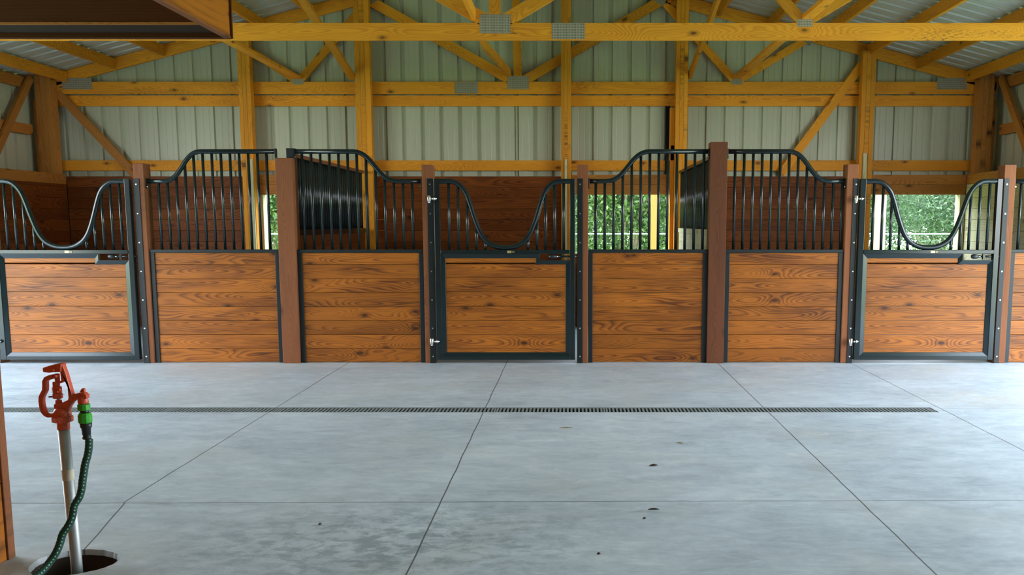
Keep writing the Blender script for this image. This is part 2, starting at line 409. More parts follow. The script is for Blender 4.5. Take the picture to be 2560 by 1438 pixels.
tag(pit.build('pit_liner', M['pvc']), 'round brown sleeve lining the hole around the hydrant pipe', 'pit sleeve')
tag(MB().box(HOLE[0] - .3, HOLE[0] + .3, HOLE[1] - .3, HOLE[1] + .3, -.56, -.46).build('pit_soil', M['dirt']), 'dark soil at the bottom of the hydrant pit', 'soil', kind='stuff')
tag(MB().box(-60, 60, -40, 80, -.75, -.62).build('ground', M['grass']), 'grass ground outside the barn', kind='structure')
tag(MB().box(XL - 1.2, XR + 1.2, YN, 12.0, -.61, -.57).build('foundation', M['dirt']), 'packed base under the slab', kind='structure')

# ribbed sheet: profile along one axis
def rib_profile(a0, a1, phase=0.0):
    P_ = .2286; out = [(a0, 0.0)]; k = math.floor((a0 - phase) / P_) - 1
    while phase + k * P_ < a1 + P_:
        c = phase + k * P_
        for d, h in ((-.028, 0), (-.020, .026), (.020, .026), (.028, 0), (.076 - .006, 0), (.076 - .002, .0016), (.076 + .002, .0016), (.076 + .006, 0), (.152 - .006, 0), (.152 - .002, .0016), (.152 + .002, .0016), (.152 + .006, 0)):
            if a0 < c + d < a1: out.append((c + d, h))
        k += 1
    out.append((a1, 0.0)); return out
def wall_sheet(name, x0, x1, zlo, zhi, place, label):
    mb = MB(); pr = rib_profile(x0, x1)
    for (a, ha), (b, hb) in zip(pr, pr[1:]):
        mb.add([place(a, ha, zlo(a)), place(b, hb, zlo(b)), place(b, hb, zhi(b)), place(a, ha, zhi(a))], [(0, 1, 2, 3)])
    return mb
SY = 11.955        # inner face of the gable sheet
wins = [(-3.79, -2.55), (.02, 1.20), (3.573, 4.718)]
SILL, HEAD = .90, 1.615
def gable():
    mb = MB()
    edges = [XL - .06] + [e for w in wins for e in w] + [XR + .06]
    for i in range(len(edges) - 1):
        a, b = edges[i], edges[i + 1]
        for lo, hi in ([(lambda x: -.3, lambda x: SILL), (lambda x: HEAD, zroof)] if i % 2 else [(lambda x: -.3, zroof)]):
            pr = [p for p in rib_profile(a, b)]
            if a < RX < b: pr = sorted(pr + [(RX, 0)])
            for (x, h), (x2, h2) in zip(pr, pr[1:]):
                mb.add([(x, SY + h, lo(x)), (x2, SY + h2, lo(x2)), (x2, SY + h2, hi(x2)), (x, SY + h, hi(x))], [(0, 1, 2, 3)])
    return tag(mb.build('wall_back', M['siding']), 'pale ribbed steel sheet gable wall behind the stalls', kind='structure')
gable()
def side_sheet(name, X, sgn, y0, y1, lab):
    mb = MB(); pr = rib_profile(y0, y1)
    for (a, ha), (b, hb) in zip(pr, pr[1:]):
        mb.add([(X + sgn * ha, a, -.3), (X + sgn * hb, b, -.3), (X + sgn * hb, b, zroof(X)), (X + sgn * ha, a, zroof(X))], [(0, 1, 2, 3)])
    return tag(mb.build(name, M['siding']), lab, kind='structure')
side_sheet('wall_left', XL - .03, -1, 8.62, SY, 'ribbed steel side wall left of the stalls')
side_sheet('wall_right', XR + .03, 1, 8.62, SY, 'ribbed steel side wall right of the stalls')
def front_wall():
    mb = MB(); pr = sorted(rib_profile(XL - .02, XR + .02) + [(RX, 0)])
    for (x, h), (x2, h2) in zip(pr, pr[1:]):
        mb.add([(x, YN - h, -.3), (x2, YN - h2, -.3), (x2, YN - h2, zroof(x2)), (x, YN - h, zroof(x))], [(0, 1, 2, 3)])
    return tag(mb.build('wall_front', M['siding']), 'ribbed steel gable wall behind the camera', kind='structure')
front_wall()
side_sheet('wall_left', XL - .03, -1, YN, AISLE0, 'ribbed steel side wall on the camera side, left')
side_sheet('wall_right', XR + .03, 1, YN, AISLE0R, 'ribbed steel side wall on the camera side, right')
def roof():
    mb = MB(); pr = rib_profile(YN - .3, SY + .35, .05)
    for sgn, xe in ((-1, XL - .45), (1, XR + .45)):
        for (a, ha), (b, hb) in zip(pr, pr[1:]):
            z0 = zroof(RX); z1 = zroof(xe)
            mb.add([(RX, a, z0 + ha), (RX, b, z0 + hb), (xe, b, z1 + hb), (xe, a, z1 + ha)], [(0, 1, 2, 3)])
    return tag(mb.build('ceiling', M['roof']), 'ribbed galvanised roof sheet seen from below', kind='structure')
roof()

# ------------------------------------------------------------------ gable wall framing
def member(name, mb, mat, label, cat, group=None, bevel=.002):
    return tag(mb.build(name, M[mat], bevel=bevel), label, cat, group)
# laminated posts standing in front of the girts
gp = [('left post beside the left window', -3.97, -3.825, 3), ('post at the back end of the left bar partition', -2.583, -2.401, 3), ('slim post left of the middle window', -.139, -.020, 3),
      ('post at the back end of the right bar partition', 1.225, 1.368, 3), ('post left of the right hand window', 3.432, 3.592, 3)]
for lab, x0, x1, n in gp:
    mb = MB(); w = (x1 - x0) / n
    for k in range(n): mb.box(x0 + k * w, x0 + (k + 1) * w - .0015, 11.715, 11.832, 0, zb((x0 + x1) / 2) - .0 + (.06 if x0 != 3.432 else .06))
    member('laminated_post', mb, 'lumber', 'tall yellow laminated pine %s' % lab, 'post', 'laminated posts on the back wall')
for x0, x1, s, lab in ((-6.385, -6.19, 1, 'left'), (4.82, 5.0, -1, 'right')):
    mb = MB(); e = (x1 - x0) / 3
    for k in range(3): mb.box(x0 + k * e, x0 + (k + 1) * e - .0015, 11.70, 11.84, 0, 3.03)
    xo = x0 - .05 if s > 0 else x1 + .002
    mb.box(xo, xo + .047, 11.74, 11.84, 0, 2.72)
    member('laminated_post', mb, 'header', 'thick laminated pine corner post, shade put into its brown colour, in the %s back corner' % lab, 'post', 'corner posts')  # darker header wood carries the corner shade in the posts' colour
# girts on the gable wall
def girt(z0, z1, lab, x0=XL + .02, x1=XR - .02, mat='lumber'):
    member('girt', MB().box(x0, x1, 11.90, 11.938, z0, z1), mat, lab, 'girt', 'back wall girts')
girt(2.672, 2.797, 'horizontal pine girt right under the back truss chord')
girt(1.903, 2.028, 'horizontal pine girt just above the stall boards on the back wall', -6.52 + .10, XR - .03)

def truss(Y, lab, z_plate_face, splice, near=False):
    t = empty('roof_truss', (RX, Y, 2.81), lab, 'roof truss')
    inv = lambda p: (p[0] - RX, p[1] - Y, p[2] - 2.81)
    def bar(name, a, b, h):
        mb = MB().beam(inv((a[0], Y, a[1])), inv((b[0], Y, b[1])), .038, h); return mb.build(name, M['lumber'], t, .002)
    bar('bottom_chord', (XL + .03, 2.881), (XR - .03, 2.881), .142)
    for s in (-1, 1):
        xe = XL + .02 if s < 0 else XR - .02
        bar('top_chord', (RX, zb(RX) + .072), (xe, zb(xe) + .072), .140)
    C0 = -.658; L1, R1 = -3.300, 1.965; TL2, TL1, TR1, TR2 = -4.09, -2.40, 1.04, 2.80
    bt = 2.975; webs = [((C0, bt - .02), (RX, zb(RX) + .03), .10), ((C0 - .09, bt), (TL1, zb(TL1) + .01), .112), ((C0 + .09, bt), (TR1, zb(TR1) + .01), .112),
        ((L1 + .03, bt), (TL1 - .05, zb(TL1)), .089), ((L1 - .03, bt), (TL2, zb(TL2) + .02), .089), ((R1 - .03, bt), (TR1 + .05, zb(TR1)), .089), ((R1 + .03, bt), (TR2, zb(TR2) + .02), .089)]
    for a, b, h in webs: bar('web', a, b, h)
    def plate(x, z, w, h, ang=0):
        for sy in (-1, 1):
            mb = MB().box(-w / 2, w / 2, -.001, .001, -h / 2, h / 2)
            o = mb.build('truss_plate', M['plate'], t); o.location = (x - RX, sy * .0205, z - 2.81); o.rotation_euler = (0, ang, 0); o['label'] = 'punched steel plate'
    plate(C0, 2.942, .262, .156, .01); plate(sum(splice) / 2, 2.884 if near else 2.881, splice[1] - splice[0], .132)
    for x in (L1, R1): plate(x, 2.951, .135, .062)
    sl = math.atan(.254)
    for x, a in ((TL2, -sl), (TR2, sl), (TL1, -sl), (TR1, sl)): plate(x, zb(x) + .02, .13, .09, a + (.3 if a > 0 else -.3))
    for x in (-5.95, 4.55): plate(x, 2.93, .36, .135)
    return t
truss(11.870, 'pine roof truss standing against the back gable wall', 0, (-1.417, -1.138))
tn = truss(8.450, 'pine roof truss nearest the camera, its chord crossing above the stall fronts', 0, (-.177, .102), True)

_ink = MB()
for _st in ([(1281, 80), (1281, 84), (1288, 82), (1284, 84), (1293, 85)], [(1276, 77), (1280, 78), (1283, 77), (1284, 72)], [(1277, 85), (1281, 83)]):
    _ink.tube([(P(u, v, 8.430)[0] - RX, -.0195, P(u, v, 8.430)[1] - 2.81) for u, v in _st], .0016, 5)
_ink.build('ink_mark', M['ink'], tn)['label'] = 'scribbled black ink mark'
# purlins between the trusses
for bay, y0, y1 in (('back bay', 8.471, 11.849), ('front bay', 4.9, 8.429)):
    for s, side in ((-1, 'left'), (1, 'right')):
        for k in range(1, 10 if s < 0 else 10):
            x = RX + s * (.03 + .597 * k)
            if not (XL + .1 < x < XR - .1): continue
            if bay == 'front bay' and k < 3: continue
            mb = MB().box(x - .019, x + .019, y0, y1, zb(x) + .012, zb(x) + .132)
            ords = ['', 'first', 'second', 'third', 'fourth', 'fifth', 'sixth', 'seventh', 'eighth', 'ninth']
            member('roof_purlin', mb, 'lumber', 'pine roof purlin in the %s, %s from the ridge on the %s slope' % (bay, ords[k], side), 'purlin', 'roof purlins', .0015)
# lateral braces along the bottom chords and raking braces to the roof
for a, b, lab, w, h in (((-3.30, 11.84, 3.0), (-3.30, 6.32, 3.0), 'long pine brace on the truss chords at the left web node', .089, .036),
                        ((1.97, 11.84, 3.0), (2.0, 5.0, 3.0), 'long pine brace on the truss chords at the right web node', .089, .036)):
    member('lateral_brace', MB().beam(a, b, w, h), 'lumber', lab, 'brace', 'braces between the trusses')
mb = MB(); pth = [(-.76, 11.82, 3.05), (-.80, 10.6, 3.0), (-.86, 9.6, 2.98), (-.84, 8.5, 3.02), (-.82, 5.0, 3.02)]
for a, b in zip(pth, pth[1:]): mb.beam(a, b, .036, .089)
member('lateral_brace', mb, 'lumber', 'bowed pine brace meeting the middle node of the back truss', 'brace', 'braces between the trusses')
member('raking_brace', MB().beam((-2.635, 11.83, 2.99), (-2.635, 8.49, 3.70), .089, .036), 'lumber', 'raking pine brace from the second laminated post up toward the front truss', 'brace', 'raking braces')
member('raking_brace', MB().beam((1.40, 11.83, 3.02), (1.40, 8.49, 3.62), .038, .089), 'lumber', 'raking pine brace from the fourth laminated post up toward the front truss', 'brace', 'raking braces')
# knee braces
member('knee_brace', MB().beam((-6.20, 11.868 - .035, 2.83), (-5.27, 11.833, 1.80), .038, .10, (0, -1, 0)).v and MB().beam((-6.20, 11.86, 2.83), (-5.27, 11.86, 1.80), .100, .036, (0, 1, 0)), 'header', 'diagonal pine brace on the back wall from the left corner post', 'brace', 'wall braces')  # left brace takes the darker wood, shade put into its colour
member('knee_brace', MB().beam((3.47, 11.86, 3.16), (2.53, 11.86, 1.86), .100, .036, (0, 1, 0)), 'lumber', 'diagonal pine brace on the back wall left of the fifth post', 'brace', 'wall braces')
for X, s, lab in ((XL, 1, 'left'), (XR, -1, 'right')):  # side braces and girts use the darker wood as painted shade
    member('knee_brace', MB().beam((X + s * .07, 11.66, 2.98), (X + s * .07, 10.75, 1.93), .036, .10), 'header', 'diagonal pine brace on the %s side wall' % lab, 'brace', 'wall braces')
    member('side_girt', MB().box(min(X, X + s * .038), max(X, X + s * .038), 8.75, 11.69, 2.310, 2.430), 'header', 'middle pine girt on the %s side wall' % lab, 'girt', 'side wall girts')
    member('side_girt', MB().box(min(X, X + s * .038), max(X, X + s * .038), 8.75, 11.69, 2.845, 2.975), 'header', 'pine eave board on the %s side wall' % lab, 'girt', 'side wall girts')

# ------------------------------------------------------------------ boarded lining of the stalls
def boards(mb, x0, x1, y0, y1, z0, z1, step=.131, top=None, axis='x'):
    z = z0; edges = [z0]
    while z < z1 - .02: z = min(z + step, z1); edges.append(z)
    for a, b in zip(edges, edges[1:]): mb.box(x0, x1, y0, y1, a + .0012, b - .0012)
    return mb
BF = (11.845, 11.883)
TOPB = 1.853
for x0, x1, lab in ((-6.150, -3.98, 'left'), (-2.395, -.142, 'middle'), (1.372, 3.428, 'right')):
    mb = boards(MB(), x0, x1, BF[0], BF[1], 0, TOPB)
    member('wall_boards', mb, 'darkstain', 'dark red stained horizontal boards on the back of the %s stall' % lab, 'wall boards', 'back stall boards', .003)
for (x0, x1), lab, mt in zip(wins, ('left', 'middle', 'right'), ('header', 'header', 'header')):
    a, b = {'left': (-3.82, -2.586), 'middle': (-.016, 1.222), 'right': (3.595, 4.783)}[lab]
    member('window_header', boards(MB(), a, b, BF[0], BF[1], HEAD, TOPB, .12), mt, 'pair of brown header boards above the %s stall window opening' % lab, 'header boards', 'window headers', .002)
    member('wall_boards', boards(MB(), a, b, BF[0], BF[1], 0, SILL), 'darkstain', 'stained boards below the %s stall window opening' % lab, 'wall boards', 'boards under windows', .003)
for x0, x1, lab, mt in ((-3.818, -3.775, 'left side of the left window opening', 'treated'), (-.014, .018, 'left side of the middle window opening', 'lumber'), (1.178, 1.222, 'right side of the middle window opening', 'lumber'),
                    (4.718, 4.783, 'right side of the right window opening', 'treated'), (3.596, 3.63, 'left side of the right window opening', 'lumber')):
    member('window_jamb', MB().box(x0, x1, 11.80 if x1 > 1 and x1 < 2 else 11.842, 11.99, SILL, HEAD - .002 if not (1.1 < x0 < 1.3) else 2.2), mt, 'pine jamb on the %s' % lab, 'window jamb', 'window jambs')
member('dark_strip', MB().box(1.122, 1.178, 11.88, 11.899, 1.86, 2.67), 'darkgap', 'dark vertical strip left of the fourth laminated post', 'strip')  # near-black strip drawn at a dark vertical gap
member('dark_strip', MB().box(-2.606, -2.589, 11.88, 11.899, 1.86, 2.67), 'darkgap', 'thin dark vertical strip left of the second laminated post', 'strip')
member('short_board', MB().box(1.165, 1.222, 11.80, 11.84, 2.02, 2.64), 'lumber', 'short upright board fixed beside the fourth laminated post', 'board')
member('wall_boards', boards(MB(), -6.188, -6.153, 8.90, 11.838, 0, TOPB - .118), 'darkstain', 'dark stained boards on the left side wall of the left stall', 'wall boards', 'side stall boards', .003)
member('wall_boards', MB().box(-6.188, -6.153, 8.90, 11.838, TOPB - .117, TOPB + .005), 'header', 'brown top board on the left side wall of the left stall', 'wall boards', None, .003)
member('wall_boards', boards(MB(), 4.786, 4.818, 8.90, 11.838, 0, TOPB - .118), 'treated', 'pale green treated boards on the right side wall of the right stall', 'wall boards', 'side stall boards', .003)
member('wall_boards', MB().box(4.786, 4.818, 8.90, 11.838, TOPB - .117, TOPB + .005), 'header', 'brown top board on the right side wall of the right stall', 'wall boards', None, .003)

# ------------------------------------------------------------------ stained posts of the stall fronts
posts = [(-2.649, -2.493, 1.845, 'thick brown stall post right of the left low panel, between the two humped grills', .155),
         (1.224, 1.376, 1.984, 'thick dark brown stall post, tallest of all, between the two right humped grills', .15),
         (-3.924, -3.828, 1.799, 'slim light brown post at the latch side of the left stall door', .145),
         (-1.348, -1.252, 1.785, 'slim brown post at the hinge side of the middle stall door', .145),
         (.040, .137, 1.785, 'slim brown post at the latch side of the middle stall door', .145),
         (2.450, 2.550, 1.792, 'slim brown post at the hinge side of the right stall door', .145),
         (3.852, 3.955, 1.785, 'slim light brown post at the latch side of the right stall door', .145),
         (-5.33, -5.23, 1.79, 'slim brown post at the hinge side of the left stall door', .145)]
for x0, x1, z, lab, dp in posts:
    fy = D - .015 if x1 - x0 > .13 else D
    member('stall_post', MB().box(x0, x1, fy, fy + dp, 0, z), 'postdark' if 'tallest' in lab else 'post', lab, 'post', 'stall front posts', .004)

# ------------------------------------------------------------------ fixed front panels with humped grills
def scurve(x0, z0, x1, z1, n=14):
    out = []
    for i in range(n + 1):
        t = i / n; k = .48
        p = [(x0, z0), (x0 + (x1 - x0) * k, z0), (x1 - (x1 - x0) * k, z1), (x1, z1)]
        b = ((1 - t) ** 3, 3 * t * (1 - t) ** 2, 3 * t * t * (1 - t), t ** 3)
        out.append((sum(w * q[0] for w, q in zip(b, p)), sum(w * q[1] for w, q in zip(b, p))))
    return out
LOW, HIGH = 1.643, 1.905
def front_panel(xl, xr, high_side, s0, s1, bars, lab, bracket_side=None):
    """xl..xr panel between posts; the rail is low on one side, high on the other; s0..s1 the sloped stretch"""
    y = D + .05
    t = empty('stall_screen', ((xl + xr) / 2, y, 0), lab, 'stall screen', 'fixed stall screens')
    ox = (xl + xr) / 2
    def bld(mb, name, m, bevel=0):
        mb.v = [(v[0] - ox, v[1] - y, v[2]) for v in mb.v]
        return mb.build(name, M[m], t, bevel)
    bld(boards(MB(), xl + .035, xr - .035, y - .022, y + .016, 0.004, 1.004, .1275), 'boards', 'stain', .003)
    for a, b in ((xl + .001, xl + .042), (xr - .042, xr - .001)):
        mb = MB().box(a, b, y - .032, y + .028, .002, 1.003); bld(mb, 'side_channel', 'steeldark', .002)
    bld(MB().box(xl + .001, xr - .001, y - .035, y + .030, 1.0045, 1.033), 'sill_rail', 'steeldark', .002)
    sc = scurve(s0, LOW if high_side == 'r' else HIGH, s1, HIGH if high_side == 'r' else LOW)
    path = [(xl + .012, sc[0][1])] + sc + [(xr - .012, sc[-1][1])]
    bld(MB().tube([(x, y, z) for x, z in path], .0215, 14), 'top_rail', 'steel')
    def zat(x):
        for (a, za), (b, zb_) in zip(path, path[1:]):
            if a <= x <= b: return za + (zb_ - za) * (x - a) / (b - a + 1e-9)
        return path[-1][1]
    for x in bars: bld(MB().cyl((x, y, 1.030), (x, y, zat(x) - .008), .0128, 12), 'bar', 'steel')
    for sx, z in ((xl, path[0][1]), (xr, path[-1][1])):
        k = 1 if sx == xl else -1
        o = bld(MB().box(min(sx, sx + k * .012), max(sx, sx + k * .012), y - .024, y + .024, z - .065, z + .026), 'end_bracket', 'steeldark', .002)
        o2 = MB().cyl((sx + k * .012 - ox, -.027, z - .05), (sx + k * .012 - ox, -.02, z - .05), .006, 8).build('screw', M['bolt'], o); o2['label'] = 'bright screw'
    return t
def bx(us, v=600, Y=D + .05): return [P(u, v, Y)[0] for u in us]
front_panel(-3.826, -2.651, 'r', -3.67, -3.33, [-3.722 + .0817 * k for k in range(13)], 'boarded stall screen with black humped bar grill, left of the thick post on the left')
front_panel(-2.491, -1.350, 'l', -1.97, -1.58, [-2.425 + .0817 * k for k in range(13)], 'boarded stall screen with black bar grill falling toward the middle door from the left')
front_panel(.139, 1.222, 'r', .30, .69, [.207 + .0806 * k for k in range(13)], 'boarded stall screen with black bar grill rising from the middle door to the tallest post')
front_panel(1.378, 2.448, 'l', 1.93, 2.30, [1.455 + .0806 * k for k in range(13)], 'boarded stall screen with black bar grill falling from the tallest post to the right door')
front_panel(3.957, 5.05, 'r', 4.1, 4.5, [4.03 + .0806 * k for k in range(13)], 'boarded stall screen cut by the right photo edge, beyond the last slim post')

_o = [o for o in col.objects if o.name.startswith('stall_screen') and o.parent is None][1]
MB().box(-2.556 - _o.location.x, -2.490 - _o.location.x, -.030, .024, 1.848, 1.932).build('end_bracket', M['steeldark'], _o, .002)
for _x0, _x1, _z, _lab in ((-3.868, -3.832, 2.03, 'post beside the left window'), (-.098, -.070, 2.03, 'slim post left of the middle window'), (3.475, 3.520, 2.10, 'post left of the right hand window')):
    member('nailer_strip', MB().box(_x0, _x1, 11.690, 11.714, 0, _z), 'treated', 'narrow weathered strip on the face of the %s' % _lab, 'strip', 'nailer strips')
# bolted jambs
def jamb(x0, x1, lab):
    t = empty('door_jamb', ((x0 + x1) / 2, D, 0), lab, 'door jamb', 'bolted door jambs'); ox = (x0 + x1) / 2
    MB().box(x0 - ox, x1 - ox, -.0065, -.0005, 0, 1.665).build('angle_strip', M['steeldark'], t, .001)
    for k in range(7):
        z = .062 + .2585 * k
        MB().cyl((0, -.012, z), (0, -.005, z), .0075, 8).build('bolt', M['bolt'], t)['label'] = 'bright zinc bolt'
jamb(-3.924, -3.872, 'black steel jamb strip with bolts on the latch post of the left door')
jamb(-1.303, -1.249, 'black steel jamb strip with bolts on the hinge post of the middle door')
jamb(.040, .090, 'black steel jamb strip with bolts on the latch post of the middle door')
jamb(2.505, 2.553, 'black steel jamb strip with bolts on the hinge post of the right door')
jamb(3.852, 3.897, 'black steel jamb strip with bolts on the latch post of the right door')
jamb(-5.285, -5.232, 'black steel jamb strip with bolts on the hinge post of the left door')

# ------------------------------------------------------------------ stall door with its yoke (one, then copies)
W2 = .633
def make_door():
    t = empty('stall_door', (0, D - .01, 0)); S = 'steel'
    zb0, zt = .034, 1.662
    MB().box(-W2, -W2 + .052, -.027, .025, zb0, zt).build('stile', M[S], t, .003)
    MB().box(W2 - .046, W2, -.027, .025, zb0, zt).build('stile', M[S], t, .003)
    MB().box(-W2 + .052, W2 - .046, -.027, .025, zb0, zb0 + .034).build('bottom_rail', M[S], t, .003)
    MB().box(-W2 + .052, W2 - .046, -.030, .028, .997, 1.032).build('middle_rail', M[S], t, .003)
    # inner C frame with the notch for the latch, mitred corners
    xi0, xi1 = -W2 + .052, W2 - .046; w = .040; z0, z1 = zb0 + .034, .9965; nx = W2 - .32; nz = .940
    def strip(o, i, name='inner_frame'):
        vs = [(o[0][0], -.022, o[0][1]), (o[1][0], -.022, o[1][1]), (i[1][0], -.010, i[1][1]), (i[0][0], -.010, i[0][1])]
        vs += [(v[0], .018, v[2]) for v in vs]
        return [vs, [(0, 1, 2, 3), (4, 7, 6, 5), (0, 4, 5, 1), (1, 5, 6, 2), (2, 6, 7, 3), (3, 7, 4, 0)]]
    mb = MB()
    outer = [(xi0, z0), (xi0, z1), (nx, z1), (nx, nz), (xi1, nz), (xi1, z0)]
    inner = [(xi0 + w, z0 + .034), (xi0 + w, z1 - w), (nx - w * .9, z1 - w), (nx - w * .9, nz - w), (xi1 - w, nz - w), (xi1 - w, z0 + .034)]
    for k in range(6):
        k2 = (k + 1) % 6; mb.add(*strip((outer[k], outer[k2]), (inner[k], inner[k2])))
    mb.build('inner_frame', M[S], t, .0015)
    # boards, cut round the notch
    mb = MB(); zs = [z0 + .028] + [.1315 + .1305 * k for k in range(7)] + [z1 - w + .003]
    for a, b in zip(zs, zs[1:]):
        xr = xi1 - w + .004
        if a >= nz - w - .04: mb.box(xi0 + w - .004, nx - w * .9 + .003, -.006, .016, a + .0015, b - .0015)
        elif b > nz - w: mb.box(xi0 + w - .004, xr, -.006, .016, a + .0015, nz - w + .002)
        else: mb.box(xi0 + w - .004, xr, -.006, .016, a + .0012, b - .0012)
    mb.build('boards', M['stain'], t, .003)
    # yoke rail: U curve
    half = [(-W2 + .04, 1.640), (-W2 + .12, 1.640)]
    cp = [(-.49, 1.640), (-.44, 1.628), (-.392, 1.592), (-.352, 1.535), (-.320, 1.452), (-.285, 1.340), (-.250, 1.240), (-.212, 1.160), (-.160, 1.100), (-.085, 1.062), (0, 1.052)]
    def cat(pts, n=5):
        out = []
        for i in range(len(pts) - 1):
            p0, p1, p2, p3 = pts[max(i - 1, 0)], pts[i], pts[i + 1], pts[min(i + 2, len(pts) - 1)]
            for j in range(n):
                u = j / n
                out.append(tuple(.5 * (2 * b + (c - a) * u + (2 * a - 5 * b + 4 * c - d) * u * u + (3 * b - a - 3 * c + d) * u ** 3) for a, b, c, d in zip(p0, p1, p2, p3)))
        return out + [pts[-1]]
    full = half + cp; full = full + [(-x, z) for x, z in full[::-1][1:]]
    pts = cat(full)
    MB().tube([(x + .004, 0, z) for x, z in pts], .0225, 16).build('yoke_rail', M[S], t)
    def zat(x):
        best = min(pts, key=lambda p: abs(p[0] + .004 - x)); return best[1]
    for x in (-.502, -.420, -.339, -.259, -.180, .207, .288, .367, .448, .530):
        zz = 1.64 if abs(x) > .5 else zat(x)
        MB().cyl((x, 0, 1.028), (x, 0, zz - .004), .0128, 12).build('bar', M[S], t)
    # latch
    la = MB().cyl((nx + .15, -.004, .972), (W2 + .012, -.004, .972), .0085, 12).build('latch_rod', M[S], t)
    MB().lathe([(.004, -.036), (.016, -.030), (.022, -.012), (.022, .008), (.014, .028), (.008, .034)], (0, 0, 0), 16).build('knob', M['blackplastic'], la)
    kn = [o for o in col.objects if o.parent == la][0]; kn.rotation_euler = (0, PI / 2, 0); kn.location = (nx + .115, -.006, .972)
    MB().cyl((nx + .147, -.004, .972), (nx + .163, -.004, .972), .011, 12).build('ferrule', M['bolt'], la)
    MB().box(nx + .185, nx + .205, -.015, .008, .945, .998).build('latch_bracket', M[S], t)
    # maker's plate on the middle rail
    pl = MB().box(.020, .058, -.0325, -.0300, 1.004, 1.025).build('label_plate', M['gold'], t); pl['label'] = 'small gold and black plate'
    MB().box(.058, .090, -.0325, -.0300, 1.004, 1.025).build('black_field', M['blacklabel'], pl)
    for k in range(3): MB().box(.063, .085, -.0332, -.0325, 1.008 + k * .005, 1.0095 + k * .005).build('print_line', M['gold'], pl)
    MB().prism([(.035, 1.009), (.041, 1.013), (.044, 1.020), (.039, 1.018)], -.0332, -.0325).build('emblem', M['blacklabel'], pl)
    # hinges: bolt, eye and nuts between jamb and stile
    for z in (1.485, .205):
        h = MB().cyl((-W2 - .045, -.045, z), (-W2 + .030, -.045, z), .0065, 10)
        h = h.build('hinge', M['bolt'], t); h['label'] = 'bright zinc hinge bolt'
        MB().lathe([(.012, -.030), (.017, -.026), (.017, .026), (.012, .030)], (-W2 - .040, -.045, z), 16).build('hinge_eye', M['bolt'], h)
        MB().lathe([(.007, -.040), (.010, -.036), (.010, -.030)], (-W2 - .040, -.045, z), 12).build('hinge_pin', M['bolt'], h)
        MB().cyl((-W2 - .012, -.045, z), (-W2 - .002, -.045, z), .013, 6).build('nut', M['bolt'], h)
        MB().cyl((-W2 + .012, -.045, z), (-W2 + .022, -.045, z), .014, 6).build('nut', M['bolt'], h)
        MB().cyl((-W2 + .004, -.045, z), (-W2 + .012, -.045, z), .018, 16).build('washer', M['bolt'], h)
        MB().cyl((-W2 + .012, -.045, z), (-W2 + .012, -.020, z), .008, 8).build('stud', M['bolt'], h)
    return t
door = make_door()
tag(door, 'stall door with dipped yoke grill and boarded lower half, the middle of the three', 'stall door', 'stall doors with dipped grills')
door.location.x = -.609
for x, lab in ((-4.580, 'stall door with dipped yoke grill at the left edge, before a dark stall'), (3.193, 'stall door with dipped yoke grill on the right, greenery seen through its dip')):
    c = copy_tree(door); c.location.x = x; c['label'] = lab
for c in (door,): c.scale.x = .995

# ------------------------------------------------------------------ partitions between the stalls
def partition(x, lab, matb, labr):
    y0, y1 = 8.88, 11.71
    t = empty('bar_partition', (x, (y0 + y1) / 2, 0), lab, 'stall partition', 'bar partitions between stalls'); my = (y0 + y1) / 2
    L = (y1 - y0) / 2
    mb = MB(); z = 0
    while z < 1.15: mb.box(-.019, .019, -L, L, z + .0006, min(z + .131, 1.165) - .0006); z += .131
    mb.build('boards', M[matb], t, .003)
    MB().box(-.028, .028, -L, L, 1.158, 1.210).build('sill_rail', M[labr], t, .002)
    MB().box(-.022, .022, -L, L, 1.862, 1.896).build('top_rail', M['post' if x < 0 else 'steel'], t, .002)
    n = 34
    for k in range(n):
        y = -L + .05 + (2 * L - .1) * k / (n - 1)
        MB().cyl((0, y, 1.209), (0, y, 1.864), .0128, 10).build('bar', M['steel'], t)
    return t
partition(-2.535, 'black bar partition on dark boards behind the thick left post', 'darkstain', 'steel')
partition(1.30, 'black bar partition on pale boards behind the tallest post', 'treated', 'treated')

# ------------------------------------------------------------------ floor drain
dr = empty('drain_channel', (-2.3, 6.477, 0), 'long narrow drain channel let into the floor across the aisle', 'drain')
MB().box(-4.9, 4.78, -.086, .086, -.05, -.046).build('channel_bottom', M['blackplastic'], dr)
for s in (-1, 1): MB().box(-4.9, 4.78, min(s * .086, s * .080), max(s * .086, s * .080), -.046, -.001).build('channel_edge', M['grate'], dr)
ords = ['first', 'second', 'third', 'fourth', 'fifth', 'sixth', 'seventh', 'eighth', 'ninth', 'tenth', 'eleventh', 'twelfth']
def grate_mesh(L=.745):
    mb = MB(); y = .079
    for s in (-1, 1): mb.box(-L / 2, L / 2, min(s * y, s * (y - .010)), max(s * y, s * (y - .010)), -.040, -.002)
    n = 29
    for k in range(n + 1):
        x = -L / 2 + L * k / n; w = .0062 if k not in (0, n) else .012
        mb.box(max(x - w, -L / 2), min(x + w, L / 2), -y + .010, y - .010, -.040, -.0025)
    return mb.build('drain_grate', M['grate'])
g0 = grate_mesh()
for k in range(12):
    o = g0 if k == 0 else g0.copy()
    if k: col.objects.link(o)
    o.location = (2.475 - .375 - .750 * k, 6.477, 0)
    tag(o, 'slotted cast drain grate, %s from the right end of the floor drain' % ords[k], 'drain grate', 'grates over the floor drain')

